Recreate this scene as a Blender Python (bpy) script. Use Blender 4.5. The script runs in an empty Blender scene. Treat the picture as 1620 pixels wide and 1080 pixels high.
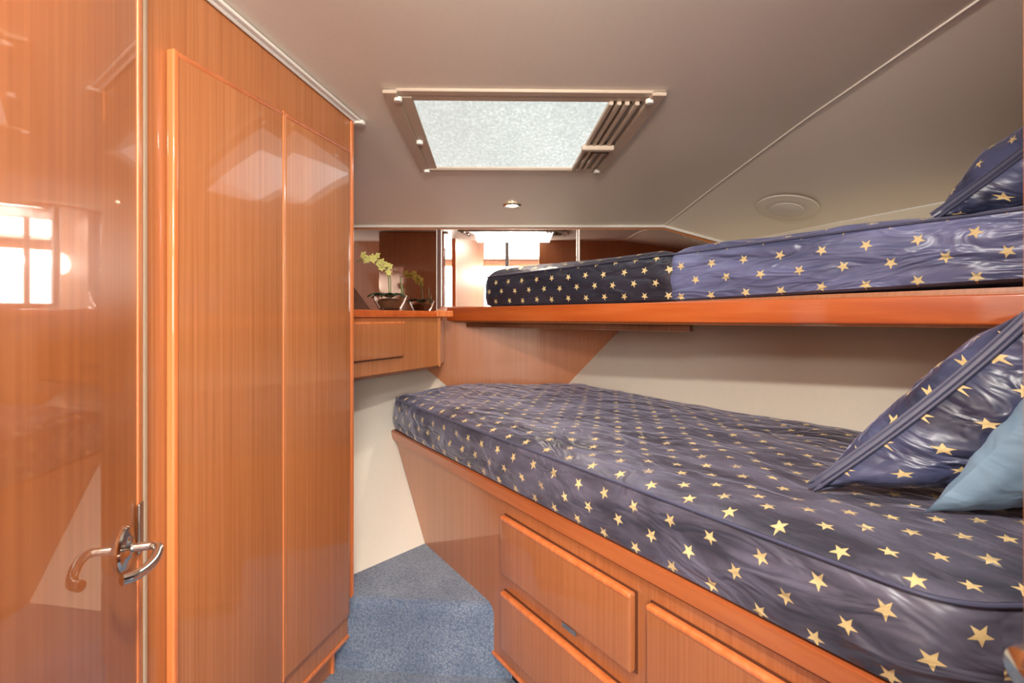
import bpy, bmesh, math, random
from mathutils import Vector, Matrix, noise
random.seed(7)
C = bpy.context.scene
COL = C.collection
F, CX, HY, EYE = 820.0, 810.0, 502.0, 1.0     # focal length in px, principal column, horizon row, eye height

# ------------------------------------------------------------------ camera, world, lights, exposure
cam = bpy.data.cameras.new('camera'); camo = bpy.data.objects.new('camera', cam); COL.objects.link(camo)
camo.location = (0, 0, EYE); camo.rotation_euler = (math.radians(90), 0, 0)
cam.sensor_width = 36; cam.lens = 36 * F / 1620; cam.shift_y = -38 / 1620
cam.clip_start = 0.02
cam.dof.use_dof = True; cam.dof.focus_distance = 1.5; cam.dof.aperture_fstop = 9
C.camera = camo
C.view_settings.view_transform = 'Standard'; C.view_settings.look = 'None'
C.view_settings.gamma = 1; C.view_settings.use_curve_mapping = False
C.view_settings.exposure = 0.9
w = bpy.data.worlds.new('world'); C.world = w; w.use_nodes = True
w.node_tree.nodes['Background'].inputs[0].default_value = (0.75, 0.85, 1, 1)
w.node_tree.nodes['Background'].inputs[1].default_value = 0.6

def area(name, loc, target, sx, sy, power, col, shape='RECTANGLE'):
    l = bpy.data.lights.new(name, 'AREA'); l.shape = shape; l.size = sx; l.size_y = sy; l.energy = power; l.color = col
    o = bpy.data.objects.new(name, l); COL.objects.link(o); o.location = loc
    o.rotation_euler = (Vector(target) - Vector(loc)).to_track_quat('-Z', 'Y').to_euler()
    return o
area('entry_ceiling_light', (0.10, 0.16, 1.70), (0.35, 0.95, 0.8), 0.11, 0.11, 12.5, (1.0, 0.94, 0.86), 'DISK')
area('camera_fill', (-0.03, -0.12, 1.42), (0.15, 1.6, 1.45), 0.16, 0.16, 3.5, (1.0, 0.97, 0.93), 'DISK')  # fill lamp added near the camera to brighten the ceiling
area('hatch_daylight', (0.01, 1.58, 1.525), (0.01, 1.63, 0), 0.5, 0.38, 0.5, (0.95, 0.98, 1.0))
area('saloon_ceiling_light', (-0.1, -2.4, 1.96), (-0.1, -2.3, 0), 1.2, 1.0, 60, (1.0, 0.95, 0.88))
area('saloon_fill', (0.0, -3.9, 1.45), (0.0, 1.5, 1.35), 3.4, 0.85, 90, (1.0, 0.98, 0.95))  # large soft fill added before the saloon windows to light the cabin

# ------------------------------------------------------------------ materials
def lin(c):
    return tuple(((v / 255 / 12.92) if v / 255 <= .04045 else ((v / 255 + .055) / 1.055) ** 2.4) for v in c) + (1,)
class NT:
    def __init__(s, name):
        s.m = bpy.data.materials.new(name); s.m.use_nodes = True; s.t = s.m.node_tree; s.n = s.t.nodes
        s.b = s.n['Principled BSDF']
    def node(s, typ, **kw):
        n = s.n.new(typ)
        for k, v in kw.items(): setattr(n, k, v)
        return n
    def link(s, a, b): s.t.links.new(a, b)
    def val(s, x, sock):
        if hasattr(x, 'is_output'): s.link(x, sock)
        else: sock.default_value = x
    def math(s, op, a, b=0.0, c=0.0):
        n = s.node('ShaderNodeMath', operation=op); s.val(a, n.inputs[0]); s.val(b, n.inputs[1]); s.val(c, n.inputs[2]); return n.outputs[0]
    def mix(s, f, a, b):
        n = s.node('ShaderNodeMix', data_type='RGBA'); s.val(f, n.inputs[0]); s.val(a, n.inputs[6]); s.val(b, n.inputs[7]); return n.outputs[2]
    def noise(s, vec, scale, detail=3, rough=.5):
        n = s.node('ShaderNodeTexNoise'); s.link(vec, n.inputs['Vector']); n.inputs['Scale'].default_value = scale
        n.inputs['Detail'].default_value = detail; n.inputs['Roughness'].default_value = rough; return n.outputs[0]
    def mapping(s, vec, scale=(1, 1, 1), rot=(0, 0, 0)):
        a = s.node('ShaderNodeMapping'); s.link(vec, a.inputs[0]); a.inputs['Rotation'].default_value = rot
        b = s.node('ShaderNodeMapping'); s.link(a.outputs[0], b.inputs[0]); b.inputs['Scale'].default_value = scale
        return b.outputs[0]
    def obj(s): return s.node('ShaderNodeTexCoord').outputs['Object']
    def uv(s): return s.node('ShaderNodeTexCoord').outputs['UV']
    def ramp(s, f, stops):
        r = s.node('ShaderNodeValToRGB'); s.link(f, r.inputs[0])
        while len(r.color_ramp.elements) < len(stops): r.color_ramp.elements.new(.5)
        for e, (p, c) in zip(r.color_ramp.elements, stops): e.position = p; e.color = c
        return r.outputs[0]
    def bump(s, h, strength, dist):
        b = s.node('ShaderNodeBump'); s.link(h, b.inputs['Height']); b.inputs['Strength'].default_value = strength
        b.inputs['Distance'].default_value = dist; s.link(b.outputs[0], s.b.inputs['Normal']); return b
    def set(s, **kw):
        for k, v in kw.items(): s.b.inputs[k.replace('_', ' ')].default_value = v
        return s.m

def wood(name, dark, mid, light, rot=0.0, vertical=True, coat=1.0, coat_r=.06, fine=190):
    k = NT(name); v = k.obj()
    sc = (fine, fine, 1.6) if vertical else (2.2, fine * .5, fine * .5)
    m = k.mapping(v, sc, (0, 0, rot))
    n1 = k.noise(m, 1.0, 4, .6)
    m2 = k.mapping(v, (6, 6, .4) if vertical else (.9, 9, 9), (0, 0, rot))
    n2 = k.noise(m2, 1.0, 3, .5)
    f = k.math('ADD', k.math('MULTIPLY', n1, .68), k.math('MULTIPLY', n2, .32))
    k.link(k.ramp(f, [(.36, lin(dark)), (.5, lin(mid)), (.66, lin(light))]), k.b.inputs['Base Color'])
    return k.set(Roughness=.42, Coat_Weight=coat, Coat_Roughness=coat_r, Coat_IOR=1.5)
M = {}
M['teak'] = wood('varnished_teak', (164, 97, 52), (176, 108, 61), (188, 121, 74))
M['teak_edge'] = wood('varnished_teak_edging', (204, 108, 54), (220, 124, 66), (232, 140, 82), fine=60)
M['teak_door'] = wood('varnished_teak_door', (168, 94, 46), (178, 104, 54), (189, 116, 64), coat_r=.02, fine=90)
M['teak_board'] = wood('varnished_teak_board', (178, 76, 24), (194, 90, 32), (209, 107, 47), rot=math.radians(48), vertical=False, coat_r=.08, fine=70)
M['teak_rail'] = wood('varnished_teak_rail', (166, 88, 44), (180, 98, 52), (194, 111, 62), rot=math.radians(57), vertical=False, fine=70)
M['teak_base'] = wood('varnished_teak_base', (164, 96, 54), (174, 105, 61), (186, 117, 72), coat_r=.05)
M['walnut'] = wood('dark_wood_lining', (84, 48, 32), (100, 60, 40), (116, 72, 50))
def plain(name, col, rough=.5, metal=0, coat=0, nscale=40, bump=.0, var=.06):
    k = NT(name); n = k.noise(k.obj(), nscale, 3)
    c = lin(col); d = tuple(x * (1 - var) for x in c[:3]) + (1,)
    k.link(k.mix(n, d, c), k.b.inputs['Base Color'])
    if bump: k.bump(n, bump, .002)
    return k.set(Roughness=rough, Metallic=metal, Coat_Weight=coat)
M['cream'] = plain('cream_hull_liner', (232, 224, 208), .5, nscale=60, bump=.05)
M['ceiling'] = plain('white_vinyl_headliner', (240, 229, 211), .42, nscale=90, bump=.06)
M['bead'] = plain('white_plastic_bead', (235, 228, 216), .35)
M['white'] = plain('white_paint', (240, 238, 232), .5)
M['chrome'] = plain('chrome', (225, 222, 215), .07, metal=1, var=.02)
M['satin_metal'] = plain('satin_metal', (178, 172, 165), .3, metal=1, var=.04)
M['black'] = plain('black_toe_kick', (20, 18, 18), .6)
M['hatch_frame'] = plain('hatch_frame_tan_plastic', (196, 176, 154), .4)
M['hatch_dark'] = plain('hatch_track_bronze', (110, 84, 64), .35, metal=.3)
M['mirror'] = plain('mirror_glass', (236, 230, 224), .01, metal=1, var=.0)
M['mirror_dark'] = plain('smoked_mirror_glass', (228, 210, 198), .03, metal=1, var=.0)
M['brass_stem'] = plain('stem_green', (112, 122, 66), .5)
M['leaf'] = plain('leaf_green', (38, 70, 40), .4, nscale=20, var=.4)
M['petal'] = plain('petal_yellow_green', (226, 218, 128), .5, nscale=30, var=.2)
M['moss'] = plain('moss_brown', (120, 78, 44), .9, nscale=120, var=.6, bump=.6)
M['tag'] = plain('white_tag', (225, 220, 215), .6)
M['gap_shade'] = plain('painted_gap_shade', (96, 48, 22), .7)  # shade between parts, put into a dark brown colour
M['strip'] = plain('tan_edge_strip', (168, 146, 124), .5)
M['grey_paint'] = plain('grey_painted_steel', (120, 116, 116), .4)
M['brown_post'] = plain('dark_brown_trim', (92, 58, 44), .6)
M['bulkhead'] = wood('teak_bulkhead_lining', (168, 96, 46), (180, 106, 54), (192, 118, 64), coat=.45, coat_r=.08)
k = NT('clear_glass'); k.b.inputs['Base Color'].default_value = (1, 1, 1, 1)
M['glass'] = k.set(Roughness=.02, Transmission_Weight=1.0, IOR=1.45)

def emit(name, col, s, nscale=0):
    k = NT(name); k.b.inputs['Base Color'].default_value = (0.02, .02, .02, 1)
    k.b.inputs['Emission Color'].default_value = lin(col); k.b.inputs['Emission Strength'].default_value = s
    if nscale:
        m = k.mapping(k.obj(), (1, .6, 1))
        a = k.noise(m, nscale, 2, .6); b = k.noise(m, 3, 2)
        f = k.math('ADD', k.math('MULTIPLY', a, .6), k.math('MULTIPLY', b, .25))
        k.link(k.ramp(f, [(.3, (.52, .56, .52, 1)), (.46, (.66, .69, .66, 1)), (.58, (.9, .92, .9, 1))]), k.b.inputs['Emission Color'])
        k.bump(a, .5, .004)
    return k.set(Roughness=.2)
M['hatch_glass'] = emit('frosted_hatch_glass', (225, 232, 226), 0.66, 110)
M['lamp'] = emit('lamp_lens', (255, 226, 190), 14)
M['window'] = emit('bright_window', (255, 250, 240), 3.2)

# carpet
k = NT('blue_carpet'); v = k.obj()
vor = k.node('ShaderNodeTexVoronoi'); k.link(k.mapping(v, (1, 1.35, 1), (0, 0, .3)), vor.inputs['Vector']); vor.inputs['Scale'].default_value = 150
n = k.noise(v, 9, 4); n2 = k.noise(v, 260, 2)
f = k.math('ADD', k.math('MULTIPLY', n, .5), k.math('MULTIPLY', n2, .5))
c = k.ramp(f, [(.34, lin((102, 114, 134))), (.5, lin((130, 142, 160))), (.66, lin((156, 168, 184)))])
k.link(k.mix(k.math('MULTIPLY', vor.outputs['Distance'], .9), c, lin((70, 90, 118))), k.b.inputs['Base Color'])
k.bump(k.math('ADD', k.math('MULTIPLY', vor.outputs['Distance'], -1.0), k.math('MULTIPLY', n2, .3)), .9, .004)
M['carpet'] = k.set(Roughness=.95, Sheen_Weight=.4)

# satin fabric with a woven star pattern (uv in metres)
def star_fabric(name, base_a, base_b, star=True, spacing=.083, row=.04, R=.0135, sheen=.5, rough=.38, wr=1.0, stretch=(1, 1, 1)):
    k = NT(name); uv = k.uv(); sep = k.node('ShaderNodeSeparateXYZ'); k.link(uv, sep.inputs[0])
    x, y = sep.outputs[0], sep.outputs[1]
    big = k.noise(k.mapping(uv, stretch), 7, 4, .55)
    basec = k.mix(k.ramp(big, [(.38, (0, 0, 0, 1)), (.62, (1, 1, 1, 1))]), lin(base_a), lin(base_b))
    if star:
        ry = k.math('DIVIDE', y, row); iy = k.math('FLOOR', ry)
        odd = k.math('FLOORED_MODULO', iy, 2.0)
        rx = k.math('ADD', k.math('DIVIDE', x, spacing), k.math('MULTIPLY', odd, .5)); ix = k.math('FLOOR', rx)
        wn = k.node('ShaderNodeTexWhiteNoise', noise_dimensions='2D'); cmb = k.node('ShaderNodeCombineXYZ')
        k.link(ix, cmb.inputs[0]); k.link(iy, cmb.inputs[1]); k.link(cmb.outputs[0], wn.inputs['Vector'])
        ws = k.node('ShaderNodeSeparateXYZ'); k.link(wn.outputs['Color'], ws.inputs[0])
        lx = k.math('ADD', k.math('MULTIPLY', k.math('SUBTRACT', k.math('SUBTRACT', rx, ix), .5), spacing), k.math('MULTIPLY', k.math('SUBTRACT', ws.outputs[0], .5), .006))
        ly = k.math('ADD', k.math('MULTIPLY', k.math('SUBTRACT', k.math('SUBTRACT', ry, iy), .5), row), k.math('MULTIPLY', k.math('SUBTRACT', ws.outputs[1], .5), .004))
        r = k.math('SQRT', k.math('ADD', k.math('MULTIPLY', lx, lx), k.math('MULTIPLY', ly, ly)))
        a = k.math('ADD', k.math('ARCTAN2', ly, lx), k.math('ADD', math.pi / 2 + 10 * math.pi, k.math('MULTIPLY', k.math('SUBTRACT', ws.outputs[2], .5), .5)))
        t = math.pi / 5
        mm = k.math('PINGPONG', a, t)                      # 0 = tip, pi/5 = notch
        # pingpong over pi/5 repeats every 2pi/5
        px = k.math('MULTIPLY', r, k.math('COSINE', mm)); py = k.math('MULTIPLY', r, k.math('SINE', mm))
        ri = R * .40; nx, ny = ri * math.sin(t), R - ri * math.cos(t); L = math.hypot(nx, ny); nx /= L; ny /= L
        d = k.math('ADD', k.math('MULTIPLY', k.math('SUBTRACT', px, R), nx), k.math('MULTIPLY', py, ny))
        mask = k.math('LESS_THAN', d, 0.0)
        weave = k.noise(k.mapping(uv, (1, .3, 1)), 1500, 1)
        sc = k.mix(weave, lin((196, 166, 104)), lin((240, 216, 160)))
        colr = k.mix(mask, basec, sc)
        k.link(colr, k.b.inputs['Base Color'])
        k.link(k.math('ADD', k.math('MULTIPLY', mask, .25), rough), k.b.inputs['Roughness'])
    else:
        k.link(basec, k.b.inputs['Base Color']); k.b.inputs['Roughness'].default_value = rough
    # wrinkles
    wv = k.node('ShaderNodeTexNoise'); k.link(k.mapping(uv, stretch), wv.inputs['Vector']); wv.inputs['Scale'].default_value = 14
    wv.inputs['Detail'].default_value = 2.5; wv.inputs['Roughness'].default_value = .45; wv.inputs['Distortion'].default_value = 1.0
    k.bump(wv.outputs[0], min(1, .75 * wr), .02 * wr)
    k.b.inputs['Sheen Weight'].default_value = sheen; k.b.inputs['Sheen Roughness'].default_value = .35
    k.b.inputs['Sheen Tint'].default_value = lin((176, 178, 208))
    k.b.inputs['Specular IOR Level'].default_value = .6
    return k.m
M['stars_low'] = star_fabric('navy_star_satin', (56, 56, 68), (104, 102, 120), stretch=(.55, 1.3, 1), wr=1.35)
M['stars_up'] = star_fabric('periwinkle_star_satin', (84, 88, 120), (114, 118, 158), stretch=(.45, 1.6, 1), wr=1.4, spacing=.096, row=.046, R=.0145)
M['stars_shaded'] = star_fabric('shaded_star_satin', (34, 34, 44), (50, 50, 62), stretch=(.6, 1.3, 1), sheen=.25)  # same cloth as the long upper mattress, with shade put into the colour
M['stars_pillow'] = star_fabric('navy_star_pillow_satin', (38, 42, 66), (78, 84, 120), stretch=(1, 1, 1), wr=1.2)
M['piping'] = star_fabric('navy_piping', (62, 64, 86), (90, 92, 118), star=False)
M['piping_shaded'] = star_fabric('shaded_piping', (44, 44, 58), (58, 58, 74), star=False)  # piping darkened to go with the painted shade of the foot section
M['bluegrey'] = star_fabric('blue_grey_cotton', (112, 142, 168), (134, 164, 188), star=False, sheen=.3, rough=.7, wr=.7)

# ------------------------------------------------------------------ helpers
def mesh_obj(name, bm, mat, parent=None, smooth=False, kind=None):
    me = bpy.data.meshes.new(name); bmesh.ops.recalc_face_normals(bm, faces=bm.faces); bm.to_mesh(me); bm.free()
    if smooth:
        for p in me.polygons: p.use_smooth = True
        try: me.set_sharp_from_angle(angle=math.radians(40))
        except Exception: pass
    me.materials.append(mat if not isinstance(mat, str) else M[mat])
    o = bpy.data.objects.new(name, me); COL.objects.link(o)
    if parent: o.parent = parent
    if kind: o['kind'] = kind
    return o
def struct(name, bm, mat, smooth=False): return mesh_obj(name, bm, mat, None, smooth, 'structure')
def tag(o, label, cat, group=None):
    o['label'] = label; o['category'] = cat
    if group: o['group'] = group
    return o
def thing(name, label, cat, loc, group=None):
    o = bpy.data.objects.new(name, None); COL.objects.link(o); o.location = loc; o.empty_display_size = .1
    return tag(o, label, cat, group)
def adopt(root):        # children were built in world coordinates: shift their meshes so that the root sits at its base
    bpy.context.view_layer.update()
    inv = root.matrix_world.inverted()
    for ch in root.children_recursive:
        if ch.parent == root: ch.matrix_parent_inverse = inv
def poly_prism(bm, poly, z0, z1, bevel=0.0, seg=2):
    f = lambda z, i: z(poly[i]) if callable(z) else z
    n = len(poly)
    a = [bm.verts.new((p[0], p[1], f(z0, i))) for i, p in enumerate(poly)]
    b = [bm.verts.new((p[0], p[1], f(z1, i))) for i, p in enumerate(poly)]
    fs = [bm.faces.new(a[::-1]), bm.faces.new(b)]
    for i in range(n): fs.append(bm.faces.new((a[i], a[(i + 1) % n], b[(i + 1) % n], b[i])))
    if bevel:
        es = list({e for fc in fs for e in fc.edges})
        bmesh.ops.bevel(bm, geom=es, offset=bevel, segments=seg, affect='EDGES', profile=.6)
class Fr:                # a vertical plane: origin, u (horizontal), n (towards the viewer)
    def __init__(s, o, u, n): s.o = Vector((o[0], o[1], 0)); s.u = Vector((u[0], u[1], 0)).normalized(); s.n = Vector((n[0], n[1], 0)).normalized()
    def p(s, u, z, d=0.0): return s.o + s.u * u + s.n * d + Vector((0, 0, z))
    def box(s, bm, u0, u1, z0, z1, d0, d1, bevel=0.0, seg=2):
        vs = [bm.verts.new(s.p(u, z, d)) for d in (d0, d1) for u, z in ((u0, z0), (u1, z0), (u1, z1), (u0, z1))]
        q = [(0, 1, 2, 3), (7, 6, 5, 4), (0, 4, 5, 1), (1, 5, 6, 2), (2, 6, 7, 3), (3, 7, 4, 0)]
        fs = [bm.faces.new([vs[i] for i in t]) for t in q]
        if bevel:
            es = list({e for fc in fs for e in fc.edges})
            bmesh.ops.bevel(bm, geom=es, offset=bevel, segments=seg, affect='EDGES', profile=.6)
    def poly(s, bm, pts, d0, d1, bevel=0.0):
        a = [bm.verts.new(s.p(u, z, d0)) for u, z in pts]; b = [bm.verts.new(s.p(u, z, d1)) for u, z in pts]; n = len(pts)
        fs = [bm.faces.new(a), bm.faces.new(b[::-1])] + [bm.faces.new((a[i], b[i], b[(i + 1) % n], a[(i + 1) % n])) for i in range(n)]
        if bevel: bmesh.ops.bevel(bm, geom=list({e for fc in fs for e in fc.edges}), offset=bevel, segments=2, affect='EDGES')
def tube(bm, pts, r, seg=10, closed=False, cap=True):
    pts = [Vector(p) for p in pts]; n = len(pts); rings = []
    up = Vector((0, 0, 1))
    for i, p in enumerate(pts):
        if closed: t = pts[(i + 1) % n] - pts[i - 1]
        else: t = pts[min(i + 1, n - 1)] - pts[max(i - 1, 0)]
        t.normalize(); a = t.cross(up)
        if a.length < .05: a = t.cross(Vector((1, 0, 0)))
        a.normalize(); b = t.cross(a).normalized()
        rr = r[i] if isinstance(r, (list, tuple)) else r
        rings.append([bm.verts.new(p + (a * math.cos(q) + b * math.sin(q)) * rr) for q in [2 * math.pi * j / seg for j in range(seg)]])
    m = n if closed else n - 1
    for i in range(m):
        A, B = rings[i], rings[(i + 1) % n]
        for j in range(seg): bm.faces.new((A[j], A[(j + 1) % seg], B[(j + 1) % seg], B[j]))
    if cap and not closed: bm.faces.new(rings[0][::-1]); bm.faces.new(rings[-1])
def box(bm, x0, x1, y0, y1, z0, z1, bevel=0.0): poly_prism(bm, [(x0, y0), (x1, y0), (x1, y1), (x0, y1)], z0, z1, bevel)
def lathe(bm, prof, c, axis=(0, 0, 1), seg=32, close=False):
    ax = Vector(axis).normalized(); a = ax.orthogonal().normalized(); b = ax.cross(a); c = Vector(c); rings = []
    for r, h in prof:
        rings.append([bm.verts.new(c + ax * h + (a * math.cos(q) + b * math.sin(q)) * r) for q in [2 * math.pi * j / seg for j in range(seg)]])
    for A, B in zip(rings, rings[1:]):
        for j in range(seg): bm.faces.new((A[j], A[(j + 1) % seg], B[(j + 1) % seg], B[j]))
    if close:
        bm.faces.new(rings[0][::-1]); bm.faces.new(rings[-1])
def smooth_line(pts, n):
    pts = [Vector(p) for p in pts]; out = []
    for i in range(len(pts) - 1):
        p0, p1, p2, p3 = pts[max(i - 1, 0)], pts[i], pts[i + 1], pts[min(i + 2, len(pts) - 1)]
        for j in range(n):
            t = j / n
            out.append(.5 * ((2 * p1) + (p2 - p0) * t + (2 * p0 - 5 * p1 + 4 * p2 - p3) * t * t + (3 * p1 - p0 - 3 * p2 + p3) * t ** 3))
    out.append(pts[-1]); return out
def ray(px, py, Y): return Vector(((px - CX) / F * Y, Y, EYE + (HY - py) / F * Y))

# ------------------------------------------------------------------ key geometry of the cabin
YB = 2.5                                            # forward bulkhead
ZP = .20                                            # raised platform
FACE = Fr((-.0566, 1.45), (.547, -.837), (-.837, -.547))      # front of the lower berth
LOCK = Fr((-.461, 1.5), (-.2484, -.9687), (.9687, -.2484))    # face of the hanging locker
DOOR = Fr((-.4733, .66), (.342, -.94), (.94, .342))           # face of the open cabin door
BD0 = Vector((-.155, 2.32)); BDD = Vector((.668, -.744)).normalized()   # upper berth board line
def board(s, off=0.0): p = BD0 + BDD * s + Vector((.744, .668)).normalized() * off; return (p.x, p.y)
ZC = [(-.02, 1.735), (.5, 1.675), (1.0, 1.621), (1.5, 1.576), (2.0, 1.513), (2.5, 1.442)]
def zc(y):
    for (a, za), (b, zb) in zip(ZC, ZC[1:]):
        if y <= b: return za + (zb - za) * (y - a) / (b - a)
    return ZC[-1][1]
def seam(y): return .73 + (2.5 - y) * .1208
def portx(y, z): return -.493 + (.0607 * (y - 1.616) - .0866 * (z - .2)) / .0726

# ------------------------------------------------------------------ floor
bm = bmesh.new(); box(bm, -1.2, 1.4, -.15, 1.6, -.03, 0); struct('floor', bm, 'carpet')
bm = bmesh.new()                                     # raised carpeted platform with rounded nosing
A = Vector((-.47, 1.475)); B = Vector((-.045, 1.44))
prof = [(0, 0), (0, .1)] + [(.028 - .028 * math.cos(a), .172 + .028 * math.sin(a)) for a in [i * math.pi / 12 for i in range(7)]] + [(.3, .2), (.75, .2), (1.2, .2)]
rows = []
for j in range(25):
    q = A.lerp(B, j / 24)
    q = q + (B - A) * ((j / 24 - .5) * .35)
    rows.append([bm.verts.new((q.x, q.y + d, h)) for d, h in prof])
for r0, r1 in zip(rows, rows[1:]):
    for i in range(len(prof) - 1): bm.faces.new((r0[i], r1[i], r1[i + 1], r0[i + 1]))
o = struct('floor_platform', bm, 'carpet', True)

# ------------------------------------------------------------------ ceiling
bm = bmesh.new(); ys = [-.02 + i * .06 for i in range(43)]; ys[-1] = 2.5
L = [bm.verts.new((-1.5, y, zc(y))) for y in ys]; R_ = [bm.verts.new((seam(y), y, zc(y))) for y in ys]
for i in range(len(ys) - 1): bm.faces.new((L[i], R_[i], R_[i + 1], L[i + 1]))
for f in list(bm.faces): pass
o = struct('ceiling', bm, 'ceiling', True)
WT = Vector((.651, -1, .0614))                       # direction of the top edge of the starboard hull side
def walltop(y): return Vector((1.037, 2.5, 1.357)) + WT * (2.5 - y)
bm = bmesh.new()
L = [bm.verts.new((seam(y), y, zc(y))) for y in ys]; R_ = [bm.verts.new(walltop(y)) for y in ys]
for i in range(len(ys) - 1): bm.faces.new((L[i], R_[i], R_[i + 1], L[i + 1]))
struct('ceiling_side_panel', bm, 'ceiling', True)
bm = bmesh.new(); tube(bm, [(seam(y), y, zc(y) - .0015) for y in ys], .0026, 8); struct('trim_1', bm, 'bead', True)

# ------------------------------------------------------------------ walls
bm = bmesh.new(); box(bm, -1.5, 1.5, YB, YB + .03, .15, 1.5); struct('wall_forward', bm, 'bulkhead')
bm = bmesh.new()                                     # port hull side, flared outwards with height
for (y0, z0, z1) in ((1.1, -.02, .2),):
    pass
V = {}
for i, y in enumerate((1.53, 1.7, 1.9, 2.2, 2.52)):
    for j, z in enumerate((.0, .2, .5, .8, 1.02)): V[i, j] = bm.verts.new((portx(y, z), y, z))
for i in range(4):
    for j in range(4): bm.faces.new((V[i, j], V[i + 1, j], V[i + 1, j + 1], V[i, j + 1]))
struct('wall_port', bm, 'cream')
bm = bmesh.new()                                     # port side above the counter: dark wood lining
V = {}
for i, y in enumerate((1.5, 2.0, 2.52)):
    for j, (z, dx) in enumerate(((1.02, 0), (1.25, -.17), (1.56, -.3))): V[i, j] = bm.verts.new((portx(y, 1.02) + .07 + dx, y, z))
for i in range(2):
    for j in range(2): bm.faces.new((V[i, j], V[i + 1, j], V[i + 1, j + 1], V[i, j + 1]))
struct('wall_port_upper', bm, 'walnut')
bm = bmesh.new()                                     # starboard hull side
prof = [(.10, .50, 0), (.29, .70, 0), (.549, .97, 0), (.72, 1.115, .02), (1.037, 1.357, .0614)]
ts = [i * .1 for i in range(27)]
V = [[bm.verts.new((x + .6535 * t, YB - t, z + dz * t)) for x, z, dz in prof] for t in ts]
for a, b in zip(V, V[1:]):
    for i in range(len(prof) - 1): bm.faces.new((a[i], b[i], b[i + 1], a[i + 1]))
struct('wall_starboard', bm, 'cream', True)
# aft bulkhead around the doorway
bm = bmesh.new(); box(bm, .247, 2.9, .19, .25, 0, 1.9); struct('wall_aft', bm, 'teak')
bm = bmesh.new(); box(bm, -1.6, -.80, -.02, .04, 0, 1.9); struct('wall_aft_port', bm, 'teak')
bm = bmesh.new(); box(bm, -.80, .247, -.06, -.02, 1.76, 2.05); struct('wall_aft_header', bm, 'white')
# trim where the ceiling meets the forward bulkhead
bm = bmesh.new(); tube(bm, [(-1.2, YB - .012, zc(2.49) - .006), (.73, YB - .012, zc(2.49) - .006), (1.03, YB - .012, 1.357)], .007, 8); struct('trim_2', bm, 'bead', True)
# a low white band under the ceiling above the mirrors
# ------------------------------------------------------------------ mirrors on the forward bulkhead
def mirror(x0, x1, z0, z1, label, mat):
    t = thing('mirror', label, 'mirror', (x0, YB, z0))
    bm = bmesh.new(); box(bm, x0, x1, YB - .006, YB - .001, z0, z1, .001); mesh_obj('glass', bm, mat, t)
    bm = bmesh.new(); box(bm, x0 - .002, x0 + .002, YB - .010, YB - .002, z0, z1, .001); mesh_obj('edge_strip', bm, 'satin_metal', t); bm = bmesh.new(); box(bm, x1 - .002, x1 + .002, YB - .010, YB - .002, z0, z1, .001)
    mesh_obj('edge_strip', bm, 'satin_metal', t); adopt(t)
zt = zc(2.49) - .02
mirror(-.80, -.362, 1.03, zt, 'bronze tinted mirror behind the plant at the left of the forward wall', 'mirror_dark')
mirror(-.340, .312, 1.052, zt, 'clear mirror reflecting the bright saloon and its pole above the bunk foot', 'mirror')
t = thing('mirror', 'mirror at the right of the forward wall just above the bunk mattress', 'mirror', (.322, YB, 1.06))
bm = bmesh.new(); XZ = Fr((0, YB), (1, 0), (0, -1)); XZ.poly(bm, [(.322, 1.06), (.68, 1.06), (1.0, 1.345), (.73, zt), (.322, zt)], .001, .006); mesh_obj('glass', bm, 'mirror_dark', t)
bm = bmesh.new(); box(bm, .318, .326, YB - .010, YB - .002, 1.06, zt, .001); mesh_obj('edge_strip', bm, 'satin_metal', t); adopt(t)
bm = bmesh.new(); box(bm, -.358, -.345, YB - .012, YB - .001, 1.045, zt, .002); struct('trim_3', bm, 'brown_post')

# ------------------------------------------------------------------ hanging locker
lk = thing('hanging_locker', 'tall varnished teak hanging locker with two doors beside the open cabin door', 'locker', LOCK.p(.3, 0, -.2))
bm = bmesh.new()
c = [LOCK.p(0, 0), LOCK.p(.78, 0), LOCK.p(.78, 0, -.42), LOCK.p(0, 0, -.42)]
n = 4; a = [bm.verts.new((p.x, p.y, .088)) for p in c]; b = [bm.verts.new((p.x, p.y, zc(p.y) - .004)) for p in c]
bm.faces.new(a[::-1]); bm.faces.new(b)
for i in range(4): bm.faces.new((a[i], a[(i + 1) % 4], b[(i + 1) % 4], b[i]))
bmesh.ops.bevel(bm, geom=[e for e in bm.edges if abs((e.verts[0].co - e.verts[1].co).z) > .5], offset=.004, segments=2, affect='EDGES')
mesh_obj('carcass', bm, 'teak', lk)
bm = bmesh.new(); LOCK.box(bm, -.0, .78, .088, .098, -.004, .004, .002); mesh_obj('bottom_edging', bm, 'teak_edge', lk)
bm = bmesh.new(); LOCK.box(bm, -.001, .012, .098, 1.57, -.004, .0035, .002); mesh_obj('corner_edging', bm, 'teak_edge', lk)
bm = bmesh.new(); LOCK.box(bm, .05, .78, 0, .088, -.40, -.035, .001); mesh_obj('plinth', bm, 'teak', lk)
bm = bmesh.new(); LOCK.box(bm, .046, .056, .0, .086, -.036, -.028, .001); mesh_obj('plinth_edging', bm, 'teak_edge', lk)
def leaf(u0, u1):
    bm = bmesh.new(); LOCK.box(bm, u0, u1, .167, 1.472, .001, .018, .006, 3); d = mesh_obj('door', bm, 'teak', lk, True)
    bm = bmesh.new(); LOCK.box(bm, u0 + .002, u1 - .002, 1.458, 1.4725, .003, .0195, .006, 3); mesh_obj('top_moulding', bm, 'teak_rail', d, True)  # darker wood strip stands in for shading along the raised top edge
    bm = bmesh.new(); LOCK.box(bm, u0, u1, .162, .168, .0, .004); mesh_obj('shade_strip', bm, 'gap_shade', d)  # dark strip painted as the shade under the door leaf
    return d
d1 = leaf(.042, .3135); d2 = leaf(.3165, .604)
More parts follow.
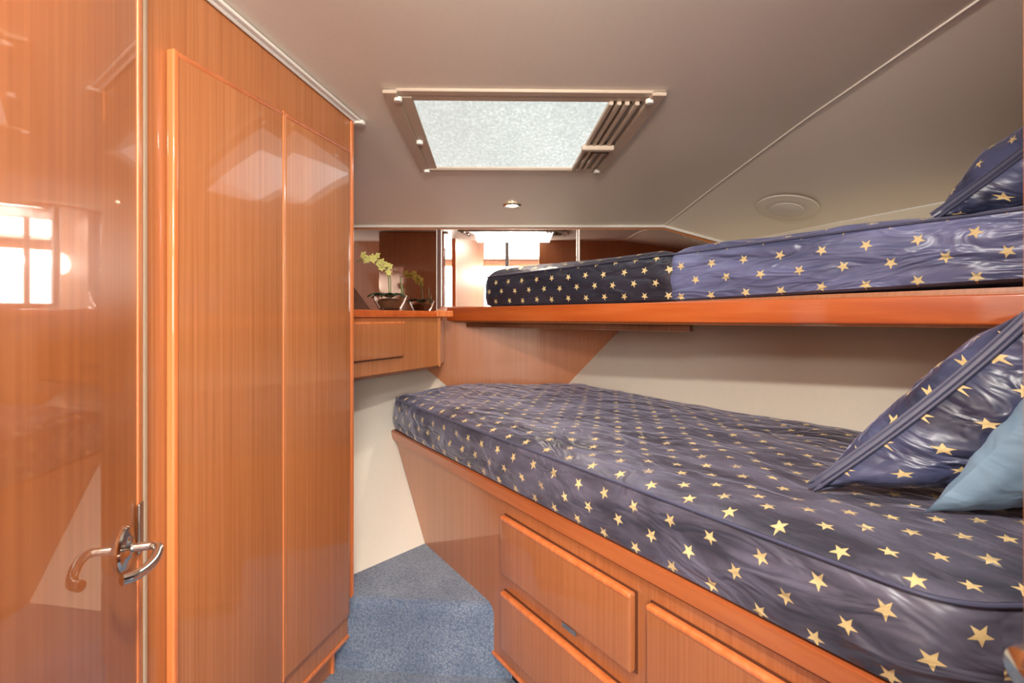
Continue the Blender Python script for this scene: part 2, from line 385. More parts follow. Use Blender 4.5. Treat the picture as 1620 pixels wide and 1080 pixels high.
bm = bmesh.new(); LOCK.box(bm, .594, .6065, .166, 1.473, .002, .0195, .004, 3); mesh_obj('door_edging', bm, 'teak_edge', d2, True)
bm = bmesh.new(); LOCK.box(bm, .3165, .3215, .166, 1.473, .002, .0195, .002, 2); mesh_obj('door_edging', bm, 'teak_edge', d2, True)
bm = bmesh.new(); LOCK.box(bm, .642, .648, .098, 1.60, .0, .004, .0015); mesh_obj('metal_strip', bm, 'strip', lk)
bm = bmesh.new(); LOCK.box(bm, .655, .675, .098, 1.60, .0, .003, .001); mesh_obj('edge_shade_strip', bm, 'gap_shade', lk)  # brown strip painted as the shade beside the open cabin door
adopt(lk)
# beaded cornice along the top of the locker
bm = bmesh.new()
for off, dz, r in ((.006, .008, .0055), (.014, .006, .004), (.021, .007, .004)):
    pts = []
    for i in range(19):
        u = -.012 + i * .05; p = LOCK.p(u, 0, off); pts.append((p.x, p.y, zc(p.y) - dz))
    tube(bm, pts, r, 8)
e = LOCK.p(-.014, 0, .013); lathe(bm, [(.001, -.004), (.016, -.003), (.018, .0), (.016, .008), (.001, .009)], (e.x, e.y, zc(e.y) - .011), seg=20)
struct('trim_4', bm, 'bead', True)

# ------------------------------------------------------------------ open cabin door
bm = bmesh.new(); DOOR.box(bm, .008, .60, .03, 1.70, -.03, 0, .002); dr = struct('door_1', bm, 'teak_door')
bm = bmesh.new(); DOOR.box(bm, -.002, .013, .03, 1.70, -.032, .002, .003); mesh_obj('door_edging', bm, 'teak_edge', dr)
bm = bmesh.new(); DOOR.box(bm, .003, .019, .705, .768, .0015, .005, .002, 2); mesh_obj('latch_plate', bm, 'satin_metal', dr)
hz = .7305; hu = .0598
bm = bmesh.new(); p = DOOR.p(hu, hz, 0)
lathe(bm, [(.0, .0), (.0245, .0), (.0255, .002), (.024, .0045), (.019, .006), (.014, .0065), (.011, .009), (.0, .009)], p, DOOR.n, 36); rose = mesh_obj('rose', bm, 'chrome', dr, True)
bm = bmesh.new()
pts = [DOOR.p(hu, hz, .005), DOOR.p(hu, hz, .02), DOOR.p(hu, hz, .029), DOOR.p(hu + .004, hz - .001, .035), DOOR.p(hu + .012, hz - .004, .0375),
       DOOR.p(hu + .026, hz - .008, .037), DOOR.p(hu + .042, hz - .010, .033), DOOR.p(hu + .056, hz - .010, .027), DOOR.p(hu + .064, hz - .009, .018)]
sp = smooth_line(pts, 5); tube(bm, sp, [.0050 if i < 15 else .0056 for i in range(len(sp))], 14); mesh_obj('lever', bm, 'chrome', dr, True)
bm = bmesh.new(); lathe(bm, [(.0, .0), (.0045, .001), (.0062, .0)], sp[-1], (sp[-1] - sp[-2]), 14); mesh_obj('lever_tip', bm, 'chrome', dr, True)
# hinge post behind it
bm = bmesh.new(); q = DOOR.p(.62, 0, -.015); box(bm, q.x - .012, q.x + .012, q.y - .02, q.y + .012, 0, 1.72, .003); struct('trim_5', bm, 'teak_edge')
# doorway jamb latch at the right edge of the frame
jl = thing('door_catch', 'blurred chrome door catch on the jamb at the lower right edge', 'door catch', (.243, .215, .845))
bm = bmesh.new(); lathe(bm, [(.0, .0), (.006, .0), (.006, .008), (.0095, .010), (.0105, .014), (.009, .018), (.0, .020)], (.2465, .232, .842), (-1, 0, 0), 28); mesh_obj('knob', bm, 'chrome', jl, True)
bm = bmesh.new(); box(bm, .2445, .247, .2, .248, .815, .862, .001); mesh_obj('strike_plate', bm, 'satin_metal', jl)
adopt(jl)

# ------------------------------------------------------------------ lower berth base
bb = thing('berth_base', 'varnished teak lower berth base with drawers under the star mattress', 'bed base', FACE.p(.4, 0, -.3))
UE = 1.035
def face_uz(px, py):
    k = (px - CX) / F; u = (k * FACE.o.y - FACE.o.x) / (FACE.u.x - k * FACE.u.y); P = FACE.p(u, 0); return (u, EYE + (HY - py) / F * P.y)
tip = face_uz(622, 685); wl = face_uz(672, 853); cr = face_uz(778, 955)
bm = bmesh.new(); FACE.poly(bm, [(tip[0], .540), (wl[0], ZP), (-.006, ZP), (-.006, .070), (UE, .070), (UE, .540)], -.022, 0, .0015); mesh_obj('front_panel', bm, 'teak_base', bb)
bm = bmesh.new(); FACE.poly(bm, [(tip[0] - .004, .546), (tip[0] + .012, .508), (UE, .508), (UE, .546)], -.02, .009, .004); mesh_obj('top_rail', bm, 'teak_rail', bb, True)
bm = bmesh.new(); FACE.box(bm, .05, UE, .5045, .508, 0, .0012); mesh_obj('groove_line', bm, 'gap_shade', bb)  # groove drawn as a thin strip of painted shade under the rail
bm = bmesh.new(); FACE.box(bm, -.006, UE, .064, .074, -.012, .005, .003); mesh_obj('bottom_edging', bm, 'teak_edge', bb)
bm = bmesh.new(); FACE.box(bm, .0, UE, 0, .070, -.07, -.04); mesh_obj('toe_kick', bm, 'black', bb)
def front(name, u0, u1, z0, z1):
    bm = bmesh.new(); FACE.box(bm, u0, u1, z0, z1, .001, .019, .008, 4); f = mesh_obj(name, bm, 'teak_base', bb, True)
    bm = bmesh.new(); FACE.box(bm, u0 - .001, u1 + .002, z0 - .003, z1 + .001, .0, .003); mesh_obj('shade_strip', bm, 'gap_shade', f)  # dark border painted as the shade around the overlay front
    bm = bmesh.new(); FACE.box(bm, u0 + .001, u1 - .001, z1 - .014, z1 + .0005, .003, .0205, .0065, 3); mesh_obj('top_moulding', bm, 'teak_edge', f, True)
    return f
dd = front('drawer', .072, .543, .320, .474); front('drawer', .072, .543, .120, .273); front('door', .580, 1.0, .120, .474)
bm = bmesh.new(); FACE.box(bm, .325, .375, .303, .316, 0, .012, .002); mesh_obj('catch', bm, 'chrome', bb)
# end panel of the base and the board under the mattress
e0 = FACE.p(UE, 0); END = Fr((e0.x, e0.y), (1, .0), (0, -1))
bm = bmesh.new(); END.box(bm, 0, 1.25, .0, .540, -.02, 0, .002); mesh_obj('end_panel', bm, 'teak_base', bb)
bm = bmesh.new()
tp = FACE.p(tip[0], 0, -.01); e1 = FACE.p(UE, 0, -.01)
poly_prism(bm, [(e1.x, e1.y), (1.52, e1.y), (.17, 2.49), (-.20, 2.49), (tp.x + .04, tp.y + .05), (tp.x, tp.y)], .515, .535); mesh_obj('mattress_board', bm, 'teak_base', bb)
adopt(bb)

# ------------------------------------------------------------------ soft mattress builder
def round_poly(poly, rad, seg=8):
    out = []; n = len(poly)
    for i, p in enumerate(poly):
        p = Vector(p[:2]); a = Vector(poly[i - 1][:2]) - p; b = Vector(poly[(i + 1) % n][:2]) - p
        r = rad[i] if isinstance(rad, (list, tuple)) else rad
        r = min(r, a.length * .45, b.length * .45)
        s, e = p + a.normalized() * r, p + b.normalized() * r
        for j in range(seg + 1):
            t = j / seg; out.append(s * (1 - t) ** 2 + p * 2 * t * (1 - t) + e * t * t)
    return out
def resample(pts, step):
    n = len(pts); L = [(pts[(i + 1) % n] - pts[i]).length for i in range(n)]; T = sum(L); N = max(40, int(T / step)); out = []; arc = []
    i = 0; acc = 0
    for k_ in range(N):
        d = T * k_ / N
        while acc + L[i] < d and i < n - 1: acc += L[i]; i += 1
        out.append(pts[i].lerp(pts[(i + 1) % n], (d - acc) / max(L[i], 1e-6))); arc.append(d)
    return out, arc, T
def mattress(root, poly, rad, z0, ze, zt, dirv, mat, pmat, amp=.004, zedge=None, seed=0, face_uv0=(0, 0), pipe_bot=False, lean=.0):
    pts, arc, T = resample(round_poly(poly, rad), .013); n = len(pts)
    cen = sum(pts, Vector((0, 0))) / n; ar = sum((pts[i].x * pts[(i + 1) % n].y - pts[(i + 1) % n].x * pts[i].y) for i in range(n))
    nor = []
    for i in range(n):
        t = (pts[(i + 1) % n] - pts[i - 1]).normalized(); q = Vector((t.y, -t.x)); nor.append(q if ar > 0 else -q)
    zE = (lambda p: ze) if zedge is None else zedge
    zB = z0 if callable(z0) else (lambda p: z0)
    bm = bmesh.new(); uvl = bm.loops.layers.uv.new('UVMap'); d = Vector(dirv).normalized(); e = Vector((-d.y, d.x))
    rings = []; info = []
    side = [0, .04, .14, .26, .38, .5, .62, .74, .85, .93, 1.0]
    for s in side:
        row = []; inf = []
        for i, p in enumerate(pts):
            h = zE(p) - zB(p); z = zB(p) + h * s
            w_ = noise.noise(Vector((arc[i] * 5 + seed, z * 22, 0))) * amp * 1.5 + noise.noise(Vector((arc[i] * 17 + seed, z * 30, 5))) * amp * .6
            off = math.sin(math.pi * s) ** .7 * .010 - .012 * (1 if s == 0 else 0) + w_ * math.sin(math.pi * s) + (-.004 if s == 1 else 0) - lean * (1 - s)
            q = p + nor[i] * off; row.append(bm.verts.new((q.x, q.y, z))); inf.append(('s', arc[i], h * s))
        rings.append(row); info.append(inf)
    K = 34
    for k_ in range(1, K):
        f = (k_ / K); f2 = f ** 1.5 * .985; row = []; inf = []
        for i, p in enumerate(pts):
            q = p.lerp(cen, f2); dist = (q - p).length
            rise = ((zt(q) if callable(zt) else zt) - zE(p)) * (1 - math.exp(-dist / .045))
            tu = q.dot(d); tv = q.dot(e)
            w_ = (noise.noise(Vector((tu * 5 + seed, tv * 9, 1.3))) * amp * 1.6 + noise.noise(Vector((tu * 14, tv * 30 + seed, 2.3))) * amp * .7) * min(1, dist / .04)
            row.append(bm.verts.new((q.x, q.y, zE(p) + rise + w_))); inf.append(('t', tu, tv))
        rings.append(row); info.append(inf)
    def uvof(I, wrap):
        if I[0] == 's': return (I[1] + (T if wrap else 0) + face_uv0[0], I[2] + face_uv0[1])
        return (I[1] + .013, I[2] + .021)
    for r in range(len(rings) - 1):
        for i in range(n):
            j = (i + 1) % n
            f = bm.faces.new((rings[r][i], rings[r][j], rings[r + 1][j], rings[r + 1][i]))
            top = r >= len(side) - 1
            for lp, (rr, ii) in zip(f.loops, ((r, i), (r, j), (r + 1, j), (r + 1, i))):
                I = info[rr][ii]
                if top and I[0] == 's': I = ('t', pts[ii].dot(d), pts[ii].dot(e))
                lp[uvl].uv = uvof(I, I[0] == 's' and ii == 0 and i == n - 1)
    f = bm.faces.new(rings[-1])
    for lp in f.loops: lp[uvl].uv = (lp.vert.co.xy.dot(d) + .013, lp.vert.co.xy.dot(e) + .021)
    bm.faces.new(rings[0][::-1])
    o = mesh_obj('cover', bm, mat, root, True)
    bm = bmesh.new(); tube(bm, [(p.x + nor[i].x * .001, p.y + nor[i].y * .001, zE(p)) for i, p in enumerate(pts)], .003, 8, True); mesh_obj('piping', bm, pmat, root, True)
    if pipe_bot:
        bm = bmesh.new(); tube(bm, [(p.x - nor[i].x * .006, p.y - nor[i].y * .006, zB(p) + .004) for i, p in enumerate(pts)], .0042, 8, True); mesh_obj('piping', bm, pmat, root, True)
    adopt(root)

t = thing('lower_mattress', 'long navy satin mattress with gold stars on the lower berth', 'mattress', (.5, 1.5, .546))
fu = lambda u: (FACE.p(u, 0, .004).x, FACE.p(u, 0, .004).y)
poly = [fu(UE - .01), fu(.85), fu(.5), fu(.2), fu(-.2), fu(-.55), (-.483, 2.12), (-.36, 2.33), (-.27, 2.475), (.285, 2.475), (1.50, .625), (1.35, .598)]
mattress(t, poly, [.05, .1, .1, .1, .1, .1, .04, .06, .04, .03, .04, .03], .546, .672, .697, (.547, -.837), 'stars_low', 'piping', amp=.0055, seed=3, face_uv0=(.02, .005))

# ------------------------------------------------------------------ upper berth
ub = thing('upper_berth', 'orange varnished teak upper berth shelf with a thick front board', 'bunk shelf', (.9, 1.6, .98))
bm = bmesh.new(); s0, s1 = -.24, 2.6
poly_prism(bm, [board(s0), board(s1), board(s1, .022), board(s0, .022)], .984, 1.048, .005, 3); mesh_obj('front_board', bm, 'teak_board', ub, True)
bm = bmesh.new(); poly_prism(bm, [board(s0 + .03, .02), board(s1, .02), (2.05, .32), (.585, 2.488), (-.28, 2.488)], .978, 1.044); mesh_obj('shelf', bm, 'teak', ub)
bm = bmesh.new()                                     # rounded strip on the board that grows taller towards the head
a = [bm.verts.new((*board(s, o_), z)) for s, hh in ((.9, .001), (1.35, .010), (s1, .022)) for o_, z in ((.002, 1.046), (.005, 1.047 + hh), (.03, 1.047 + hh * 1.1), (.03, 1.046))]
for i in (0, 4):
    for j in range(4): bm.faces.new((a[i + j], a[i + (j + 1) % 4], a[i + 4 + (j + 1) % 4], a[i + 4 + j]))
mesh_obj('moulding', bm, 'teak_base', ub)
bm = bmesh.new(); poly_prism(bm, [board(-.15, .05), board(1.0, .05), board(1.0, .075), board(-.15, .075)], .955, .978, .002); mesh_obj('support_cleat', bm, 'walnut', ub)
adopt(ub)
SP = 0.963
pd = Vector((.744, .668)).normalized()
def hull(s): # meeting of a line across the bunk with the hull side at z ~1.15
    p = Vector(board(s)); k_ = 0
    while k_ < 2:
        q = p + pd * k_
        if q.x > .76 + .6535 * (YB - q.y) or q.y > 2.47: break
        k_ += .01
    return (q.x - pd.x * .02, q.y - pd.y * .02)
t = thing('foot_cushion', 'star mattress section at the foot end of the upper bunk, shade painted into its colour', 'mattress', (.1, 2.2, 1.048))
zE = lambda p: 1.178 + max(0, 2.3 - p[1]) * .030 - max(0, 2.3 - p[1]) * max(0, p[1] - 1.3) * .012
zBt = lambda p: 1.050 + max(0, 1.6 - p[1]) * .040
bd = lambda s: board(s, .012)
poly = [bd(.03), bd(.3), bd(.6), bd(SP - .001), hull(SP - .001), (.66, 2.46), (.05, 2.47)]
mattress(t, poly, [.05, .1, .1, .006, .02, .05, .1], zBt, 0, 1.222, (.668, -.744), 'stars_shaded', 'piping_shaded', amp=.003, zedge=zE, seed=11, face_uv0=(.0, .0))
t = thing('upper_mattress', 'long periwinkle blue star mattress on the upper bunk', 'mattress', (1.1, 1.4, 1.05))
poly = [bd(SP + .001), bd(1.3), bd(1.9), bd(2.5), (2.12, .42), (2.0, .6), hull(SP + .001)]
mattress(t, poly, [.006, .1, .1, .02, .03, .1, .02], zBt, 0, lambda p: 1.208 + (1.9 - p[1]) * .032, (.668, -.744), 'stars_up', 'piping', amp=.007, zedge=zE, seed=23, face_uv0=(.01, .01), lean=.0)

# ------------------------------------------------------------------ pillows
def pillow(name, label, K1, U, V_, thick, mat, pmat, seed=0, flange=True, tagged=False, sag=.06, mirrorv=1.0):
    t = thing(name, label, 'pillow', K1)
    K1, U, V_ = Vector(K1), Vector(U), Vector(V_); N = U.cross(V_).normalized(); n = 34
    lu, lv = U.length, V_.length
    bm = bmesh.new(); uvl = bm.loops.layers.uv.new('UVMap')
    def P(i, j, s):
        a, b = 2 * i / n - 1, 2 * j / n - 1
        aa = a * (1 - sag * (1 - b * b)) ; bb_ = b * (1 - sag * (1 - a * a))
        pr = max(0, (1 - a * a)) ** .55 * max(0, (1 - b * b)) ** .55
        base = K1 + U * ((aa + 1) / 2) + V_ * ((bb_ + 1) / 2)
        w_ = noise.noise(Vector((a * 2.2 + seed, b * 2.2, s * 3))) * .018 + noise.noise(Vector((a * 6 + seed, b * 6, s * 5))) * .006
        # gathers fanning out of the edges
        ed = min(1 - abs(a), 1 - abs(b)); g = math.sin((a * 9 + b * 7) * 3.0 + seed) * .0035 * math.exp(-ed * 5) * min(1, ed * 9)
        return base + N * (s * thick * pr + (w_ * (pr ** .6)) + g * s)
    G = {}
    for s in (1, -1):
        for i in range(n + 1):
            for j in range(n + 1):
                if s == -1 and (i in (0, n) or j in (0, n)): G[s, i, j] = G[1, i, j]
                else: G[s, i, j] = bm.verts.new(P(i, j, s))
    for s in (1, -1):
        for i in range(n):
            for j in range(n):
                f = bm.faces.new((G[s, i, j], G[s, i + 1, j], G[s, i + 1, j + 1], G[s, i, j + 1]))
                for lp, (a, b) in zip(f.loops, ((i, j), (i + 1, j), (i + 1, j + 1), (i, j + 1))):
                    lp[uvl].uv = (a / n * lu * 1.15 + seed * .3 + s * .02, b / n * lv * 1.15 + seed * .7)
    mesh_obj('cover', bm, mat, t, True)
    ring = [P(i, 0, 0) for i in range(n)] + [P(n, j, 0) for j in range(n)] + [P(n - i, n, 0) for i in range(n)] + [P(0, n - j, 0) for j in range(n)]
    if flange:
        bm = bmesh.new(); tube(bm, ring, .0062, 8, True); mesh_obj('piping', bm, pmat, t, True)
        for s in (-1, 1):
            bm = bmesh.new(); tube(bm, [p + N * s * .009 for p in ring], .003, 6, True); mesh_obj('seam', bm, pmat, t, True)
    if tagged:
        s = -1 if (camo.location - K1).dot(N) < 0 else 1
        c0 = P(9, 13, s) + N * s * .003; bm = bmesh.new()
        uu, vv = U.normalized(), (V_.normalized() * -.35 + U.normalized()).normalized()
        wv = N.cross(vv).normalized()
        q = [c0, c0 + vv * .022, c0 + vv * .022 + wv * .007, c0 + wv * .007]
        a = [bm.verts.new(p) for p in q]; b = [bm.verts.new(p + N * s * .0015) for p in q]
        bm.faces.new(a); bm.faces.new(b[::-1])
        for i in range(4): bm.faces.new((a[i], a[(i + 1) % 4], b[(i + 1) % 4], b[i]))
        mesh_obj('care_tag', bm, 'tag', t)
    adopt(t); return t
pillow('star_pillow', 'navy gold star pillow leaning on the lower mattress behind the blue pillow', (.533, .921, .700), (.40, .02, .01), (.27, -.15, .335), .115, 'stars_pillow', 'piping', 2, tagged=True, sag=.11)
pillow('blue_pillow', 'plain blue grey pillow in front of the star pillow on the lower mattress', (.640, .805, .697), (.38, .04, .0), (.15, -.13, .31), .07, 'bluegrey', 'bluegrey', 5, flange=False, sag=.09)
pillow('star_pillow', 'navy gold star pillow standing on the upper bunk mattress at the top right', (.965, 1.185, 1.232), (.30, .08, .01), (.22, -.16, .235), .105, 'stars_pillow', 'piping', 8)

# ------------------------------------------------------------------ counter and its cabinet
cd = Vector((.24, .51)).normalized(); CF = Fr((-.529, 1.75), (cd.x, cd.y), (cd.y, -cd.x))
ct = thing('counter', 'orange teak counter top carrying the orchid bowl beside the locker', 'counter', (-.5, 2.1, 1.0))
bm = bmesh.new(); q0 = CF.p(-.19, 0, .012); q1 = CF.p(.60, 0, .012)
poly_prism(bm, [(q0.x, q0.y), (q1.x, q1.y), (-.345, 2.485), (-.70, 2.485), (-.96, 1.72)], 1.001, 1.027, .003); mesh_obj('slab', bm, 'teak_board', ct, True)
bm = bmesh.new(); CF.box(bm, .475, .60, 1.003, 1.029, .0, .016, .003); mesh_obj('end_cap', bm, 'teak_edge', ct)
adopt(ct)
cb = thing('hanging_cabinet', 'small teak cabinet with one drawer hung under the counter', 'cabinet', (-.5, 2.1, .79))
q0 = CF.p(-.19, 0); q1 = CF.p(.50, 0); q2 = CF.p(.53, 0, -.03)
pl = [(q0.x, q0.y), (q1.x, q1.y), (q1.x + .012, q1.y + .008), (q2.x + .012, q2.y + .02), (q2.x + .005, 2.492), (-.46, 2.492), (-.70, 1.95), (-.80, 1.75)]
bm = bmesh.new(); poly_prism(bm, pl, .79, 1.0, .002); mesh_obj('carcass', bm, 'teak', cb)
bm = bmesh.new(); CF.box(bm, -.19, .505, .786, .797, -.01, .004, .002); mesh_obj('bottom_moulding', bm, 'walnut', cb)
bm = bmesh.new(); CF.box(bm, -.1, .252, .852, .985, .001, .016, .006, 3); dw = mesh_obj('drawer', bm, 'teak', cb, True)
bm = bmesh.new(); CF.box(bm, -.1, .252, .975, .9855, .003, .0175, .004, 2); mesh_obj('top_moulding', bm, 'teak_edge', dw, True)
bm = bmesh.new(); CF.box(bm, -.1, .254, .848, .853, .0, .004); mesh_obj('shade_strip', bm, 'gap_shade', dw)  # shade below the drawer, painted as a dark strip
adopt(cb)

# ------------------------------------------------------------------ orchid in a glass bowl
bx_, by_ = -.50, 2.12
bl = thing('glass_bowl', 'clear glass bowl holding the plants on the counter', 'bowl', (bx_, by_, 1.027))
bm = bmesh.new(); pr = [(.001, .001), (.035, .001), (.045, .008), (.060, .035), (.070, .062), (.067, .063), (.057, .036), (.042, .012), (.001, .007)]
lathe(bm, pr, (bx_, by_, 1.027), seg=36); mesh_obj('glass', bm, 'glass', bl, True)
bm = bmesh.new(); lathe(bm, [(.001, .0), (.038, .002), (.050, .022), (.052, .030), (.03, .038), (.001, .04)], (bx_, by_, 1.037), seg=24)
for v_ in bm.verts: v_.co += Vector([noise.noise(v_.co * 60 + Vector((i * 9, 0, 0))) * .004 for i in range(3)])
mesh_obj('moss', bm, 'moss', bl, True); adopt(bl)
orc = thing('orchid', 'orchid with pale yellow flowers and thin stems in the glass bowl', 'plant', (bx_, by_, 1.075))
def leafm(bm, base, d, L_, W_, droop):
    d = Vector(d).normalized(); side = d.cross(Vector((0, 0, 1))).normalized(); rows = []
    for i in range(8):
        t_ = i / 7; c_ = Vector(base) + d * L_ * t_ + Vector((0, 0, -droop * t_ * t_ + .012 * math.sin(t_ * 3))); w_ = W_ * math.sin(math.pi * (t_ * .88 + .1)) ** .7
        rows.append([bm.verts.new(c_ - side * w_ + Vector((0, 0, .004))), bm.verts.new(c_), bm.verts.new(c_ + side * w_ + Vector((0, 0, .004)))])
    for a, b in zip(rows, rows[1:]):
        bm.faces.new((a[0], a[1], b[1], b[0])); bm.faces.new((a[1], a[2], b[2], b[1]))
for i in range(9):
    an = i * 2 * math.pi / 9 + .3; bm = bmesh.new()
    leafm(bm, (bx_ + .01 * math.cos(an), by_ + .01 * math.sin(an), 1.082), (math.cos(an), math.sin(an), .12), .085 if i % 2 else .065, .014, .012)
    lf = mesh_obj('leaf', bm, 'leaf', orc, True); lf.modifiers.new('th', 'SOLIDIFY').thickness = .002
stems = [[(0, 0, 1.07), (-.004, -.004, 1.15), (-.012, -.01, 1.20), (-.045, -.02, 1.232), (-.09, -.03, 1.235), (-.125, -.03, 1.225)],
         [(.006, 0, 1.07), (.004, .0, 1.14), (-.002, 0, 1.185), (-.012, -.005, 1.205), (-.03, -.01, 1.21)], [(.045, .02, 1.07), (.043, .02, 1.12), (.040, .02, 1.165)], [(.05, .0, 1.07), (.052, 0, 1.13)]]
ends = []
for st in stems:
    sp = smooth_line([(bx_ + a, by_ + b, c_) for a, b, c_ in st], 5); bm = bmesh.new(); tube(bm, sp, .0022, 6); mesh_obj('stem', bm, 'brass_stem', orc, True); ends.append(sp)
def flower(c_, s):
    bm = bmesh.new(); ax = Vector((random.uniform(-.5, .5), -1, random.uniform(-.2, .6))).normalized(); a = ax.orthogonal().normalized(); b = ax.cross(a)
    c_ = Vector(c_); rt = random.random() * 6
    for p_ in range(5):
        an = rt + p_ * 2 * math.pi / 5; d = a * math.cos(an) + b * math.sin(an); sd = ax.cross(d)
        pts = [c_, c_ + d * s * .5 - sd * s * .38 + ax * s * .15, c_ + d * s + ax * s * .05, c_ + d * s * .5 + sd * s * .38 + ax * s * .15]
        m_ = bm.verts.new(c_ + d * s * .55 + ax * s * .25); v_ = [bm.verts.new(q) for q in pts]
        for i in range(4): bm.faces.new((v_[i], v_[(i + 1) % 4], m_))
    lathe(bm, [(.0005, s * .1), (s * .18, s * .25), (s * .12, s * .45), (.0005, s * .5)], c_, ax, 8)
    mesh_obj('flower', bm, 'petal', orc)
for i in range(9):
    p_ = ends[0][12 + min(i, 12) + (i > 5)] if 12 + i < len(ends[0]) else ends[0][-1]
    flower(p_ + Vector((random.uniform(-.006, .006), random.uniform(-.02, .01), random.uniform(-.008, .016))), .019)
for i in range(6): flower(ends[1][-1 - i * 2] + Vector((random.uniform(-.002, .016), random.uniform(-.02, .01), random.uniform(-.012, .012))), .015)
adopt(orc)

# ------------------------------------------------------------------ deck hatch in the ceiling
hc = [ray(605, 137, 1.332), ray(1055, 143, 1.345), ray(955, 267, 1.86), ray(665, 263, 1.854)]   # outer corners near-left, near-right, far-right, far-left
def H(u, v, d=0.0):
    p = (hc[0] * (1 - u) + hc[1] * u) * (1 - v) + (hc[3] * (1 - u) + hc[2] * u) * v; p.z = zc(p.y); return p - Vector((0, 0, d))
def hbox(bm, u0, u1, v0, v1, d0, d1, bevel=.0015):
    vs = [bm.verts.new(H(u, v, d)) for d in (d0, d1) for u, v in ((u0, v0), (u1, v0), (u1, v1), (u0, v1))]
    fs = [bm.faces.new([vs[i] for i in q]) for q in [(0, 1, 2, 3), (7, 6, 5, 4), (0, 4, 5, 1), (1, 5, 6, 2), (2, 6, 7, 3), (3, 7, 4, 0)]]
    if bevel: bmesh.ops.bevel(bm, geom=list({e for f in fs for e in f.edges}), offset=bevel, segments=2, affect='EDGES')
ht = thing('deck_hatch', 'rectangular ceiling hatch with frosted glowing glass and a tan frame', 'hatch', H(.5, .5))
bm = bmesh.new(); hbox(bm, 0, 1, 0, .045, 0, .008); hbox(bm, 0, 1, .955, 1, 0, .012); hbox(bm, 0, .05, 0, 1, 0, .014); hbox(bm, .95, 1, 0, 1, 0, .014)
mesh_obj('outer_frame', bm, 'hatch_frame', ht)
bm = bmesh.new(); hbox(bm, .05, .095, .06, .96, .0, .009); hbox(bm, .05, .95, .04, .105, 0, .006); hbox(bm, .09, .87, .945, .96, 0, .01); mesh_obj('inner_frame', bm, 'hatch_frame', ht)
bm = bmesh.new(); hbox(bm, .09, .83, .10, .955, .001, .004, 0); mesh_obj('frosted_pane', bm, 'hatch_glass', ht)
for i, u in enumerate((.815, .845, .875, .912)):
    bm = bmesh.new(); hbox(bm, u, u + .016, .09, .955, .004, .016); r = mesh_obj('screen_rail', bm, 'hatch_frame', ht)
    bm = bmesh.new(); hbox(bm, u + .017, u + .027, .09, .955, .003, .006, 0); mesh_obj('track_slot', bm, 'hatch_dark', r)
bm = bmesh.new(); hbox(bm, .80, .945, .565, .60, .014, .030, .002); sl = mesh_obj('sliding_latch', bm, 'hatch_frame', ht)
bm = bmesh.new(); hbox(bm, .855, .94, .61, .66, .012, .022, .002); mesh_obj('latch_tongue', bm, 'hatch_dark', sl)
for u, v in ((.045, .06), (.955, .06), (.04, .965), (.955, .965), (.06, .55)):
    p = H(u, v, .014); bm = bmesh.new(); lathe(bm, [(.001, -.008), (.010, -.007), (.011, -.003), (.011, .004), (.001, .004)], p, seg=18); mesh_obj('cap', bm, 'bead', ht, True)
adopt(ht)

# ------------------------------------------------------------------ downlights and vent
def downlight(x, y, label, power, z=None, r=.026):
    z = zc(y) if z is None else z
    t = thing('downlight', label, 'downlight', (x, y, z))
    bm = bmesh.new(); lathe(bm, [(r * .95, .001), (r * 1.5, .002), (r * 1.55, -.003), (r * 1.3, -.007), (r * .95, -.005), (r * .93, .001)], (x, y, z), seg=32); mesh_obj('bezel', bm, 'chrome', t, True)
    bm = bmesh.new(); lathe(bm, [(.0005, -.006), (r * .9, -.004), (r * .95, .0)], (x, y, z), seg=24); mesh_obj('lens', bm, 'lamp', t, True)
    adopt(t)
    if power:
        l = bpy.data.lights.new('downlight_lamp', 'SPOT'); l.energy = power; l.spot_size = math.radians(140); l.spot_blend = .6; l.shadow_soft_size = .03; l.color = (1, .86, .70)
        lo = bpy.data.objects.new('downlight_lamp', l); COL.objects.link(lo); lo.location = (x, y, z - .02)
    return t
downlight(0, 2.22, 'small lit round downlight on the ceiling just behind the hatch', 5)
downlight(-.70, -1.56, 'round downlight on the saloon ceiling left of the pole, seen in the mirror', 0, 2.0, .05)
downlight(.376, -1.56, 'round downlight on the saloon ceiling right of the pole, seen in the mirror', 0, 2.0, .05)
# vent on the side panel: intersect the view ray with the panel
y_ = 1.8; P0 = Vector((seam(2.2), 2.2, zc(2.2))); P1 = walltop(2.2); P2 = Vector((seam(1.6), 1.6, zc(1.6)))
nn = (P1 - P0).cross(P2 - P0).normalized(); D = ray(1245, 328, 1.0) - Vector((0, 0, EYE)); tt = (P0 - Vector((0, 0, EYE))).dot(nn) / D.dot(nn)
pv = Vector((0, 0, EYE)) + D * tt
if nn.z > 0: nn = -nn
vt = thing('ceiling_vent', 'round cream air vent on the sloping ceiling panel above the bunk', 'vent', pv)
bm = bmesh.new(); lathe(bm, [(.0005, -.001), (.045, -.001), (.05, .004), (.060, .008), (.085, .005), (.108, .003), (.112, -.001)], pv, nn, 44); mesh_obj('rim', bm, 'ceiling', vt, True)
bm = bmesh.new(); lathe(bm, [(.0005, .015), (.040, .014), (.058, .010), (.060, .006)], pv, nn, 36); mesh_obj('diffuser', bm, 'bead', vt, True)
adopt(vt)

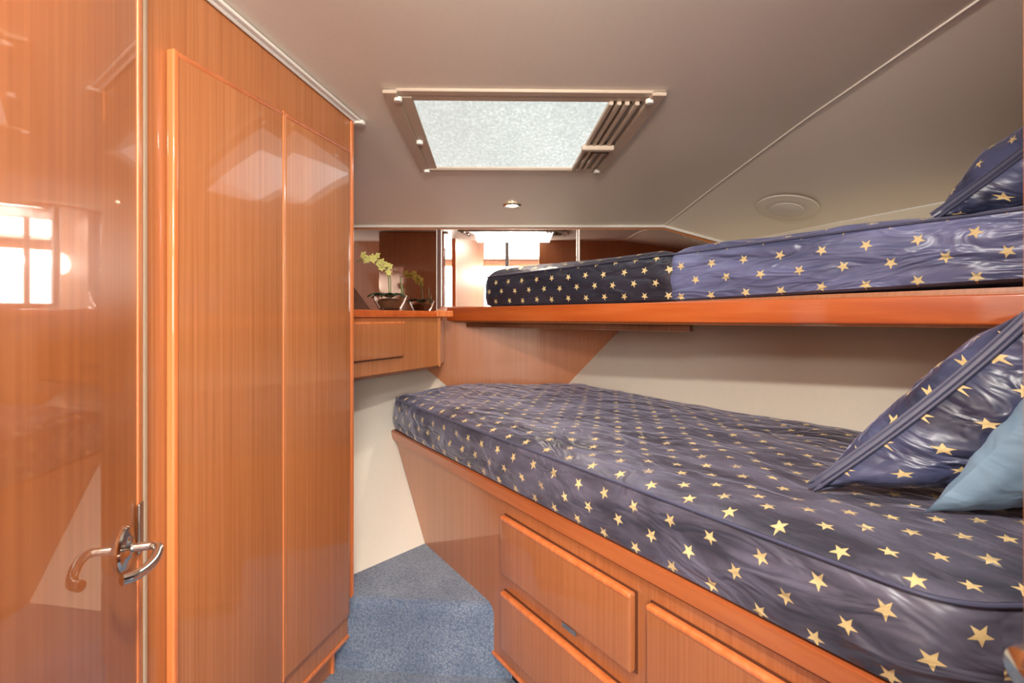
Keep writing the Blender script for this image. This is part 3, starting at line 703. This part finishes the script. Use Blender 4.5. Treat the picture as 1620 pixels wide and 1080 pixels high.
# ------------------------------------------------------------------ saloon behind the camera (seen in the mirror)
bm = bmesh.new(); box(bm, -2.3, 2.3, -4.0, -.15, -.03, 0); struct('floor_saloon', bm, 'carpet')
bm = bmesh.new(); box(bm, -2.3, 2.3, -4.0, -.02, 2.0, 2.03); struct('ceiling_saloon', bm, 'white')
bm = bmesh.new(); box(bm, -2.3, 2.3, -4.04, -4.0, 0, 2.0); struct('wall_saloon_aft', bm, 'teak')
bm = bmesh.new(); box(bm, -2.34, -2.3, -4.0, 0, 0, 2.0); struct('wall_saloon_port', bm, 'cream')
bm = bmesh.new(); box(bm, 2.3, 2.34, -4.0, .25, 0, 2.0); struct('wall_saloon_starboard', bm, 'cream')
for i, (x0, x1) in enumerate(((-1.75, -.95), (-.80, -.08), (.06, .68), (.85, 1.7))):
    bm = bmesh.new(); box(bm, x0, x1, -3.995, -3.97, 1.02, 1.88); wn = struct('window_%d' % (i + 1), bm, 'window')
    bm = bmesh.new()
    for a in ((x0 - .04, x0, .98, 1.92), (x1, x1 + .04, .98, 1.92), (x0, x1, .98, 1.02), (x0, x1, 1.88, 1.92)): box(bm, a[0], a[1], -3.99, -3.95, a[2], a[3], .003)
    mesh_obj('window_frame', bm, 'teak_edge', wn)
pl_ = thing('support_pole', 'slim steel pole with a ceiling bracket, seen in the mirror', 'pole', (-.06, -1.3, 0))
bm = bmesh.new(); tube(bm, [(-.06, -1.3, 0), (-.06, -1.3, 1.98)], .024, 16); mesh_obj('tube', bm, 'grey_paint', pl_, True)
bm = bmesh.new(); box(bm, -.15, .03, -1.34, -1.26, 1.97, 1.999, .005); mesh_obj('bracket', bm, 'grey_paint', pl_)
adopt(pl_)
so = thing('settee', 'cream settee under the saloon windows, seen in the mirror', 'sofa', (-.3, -3.6, 0))
bm = bmesh.new(); box(bm, -1.8, 1.3, -3.9, -3.2, 0, .42, .03); mesh_obj('seat', bm, 'cream', so, True)
bm = bmesh.new(); box(bm, -1.8, 1.3, -3.94, -3.72, .42, .9, .04); mesh_obj('backrest', bm, 'cream', so, True)
adopt(so)
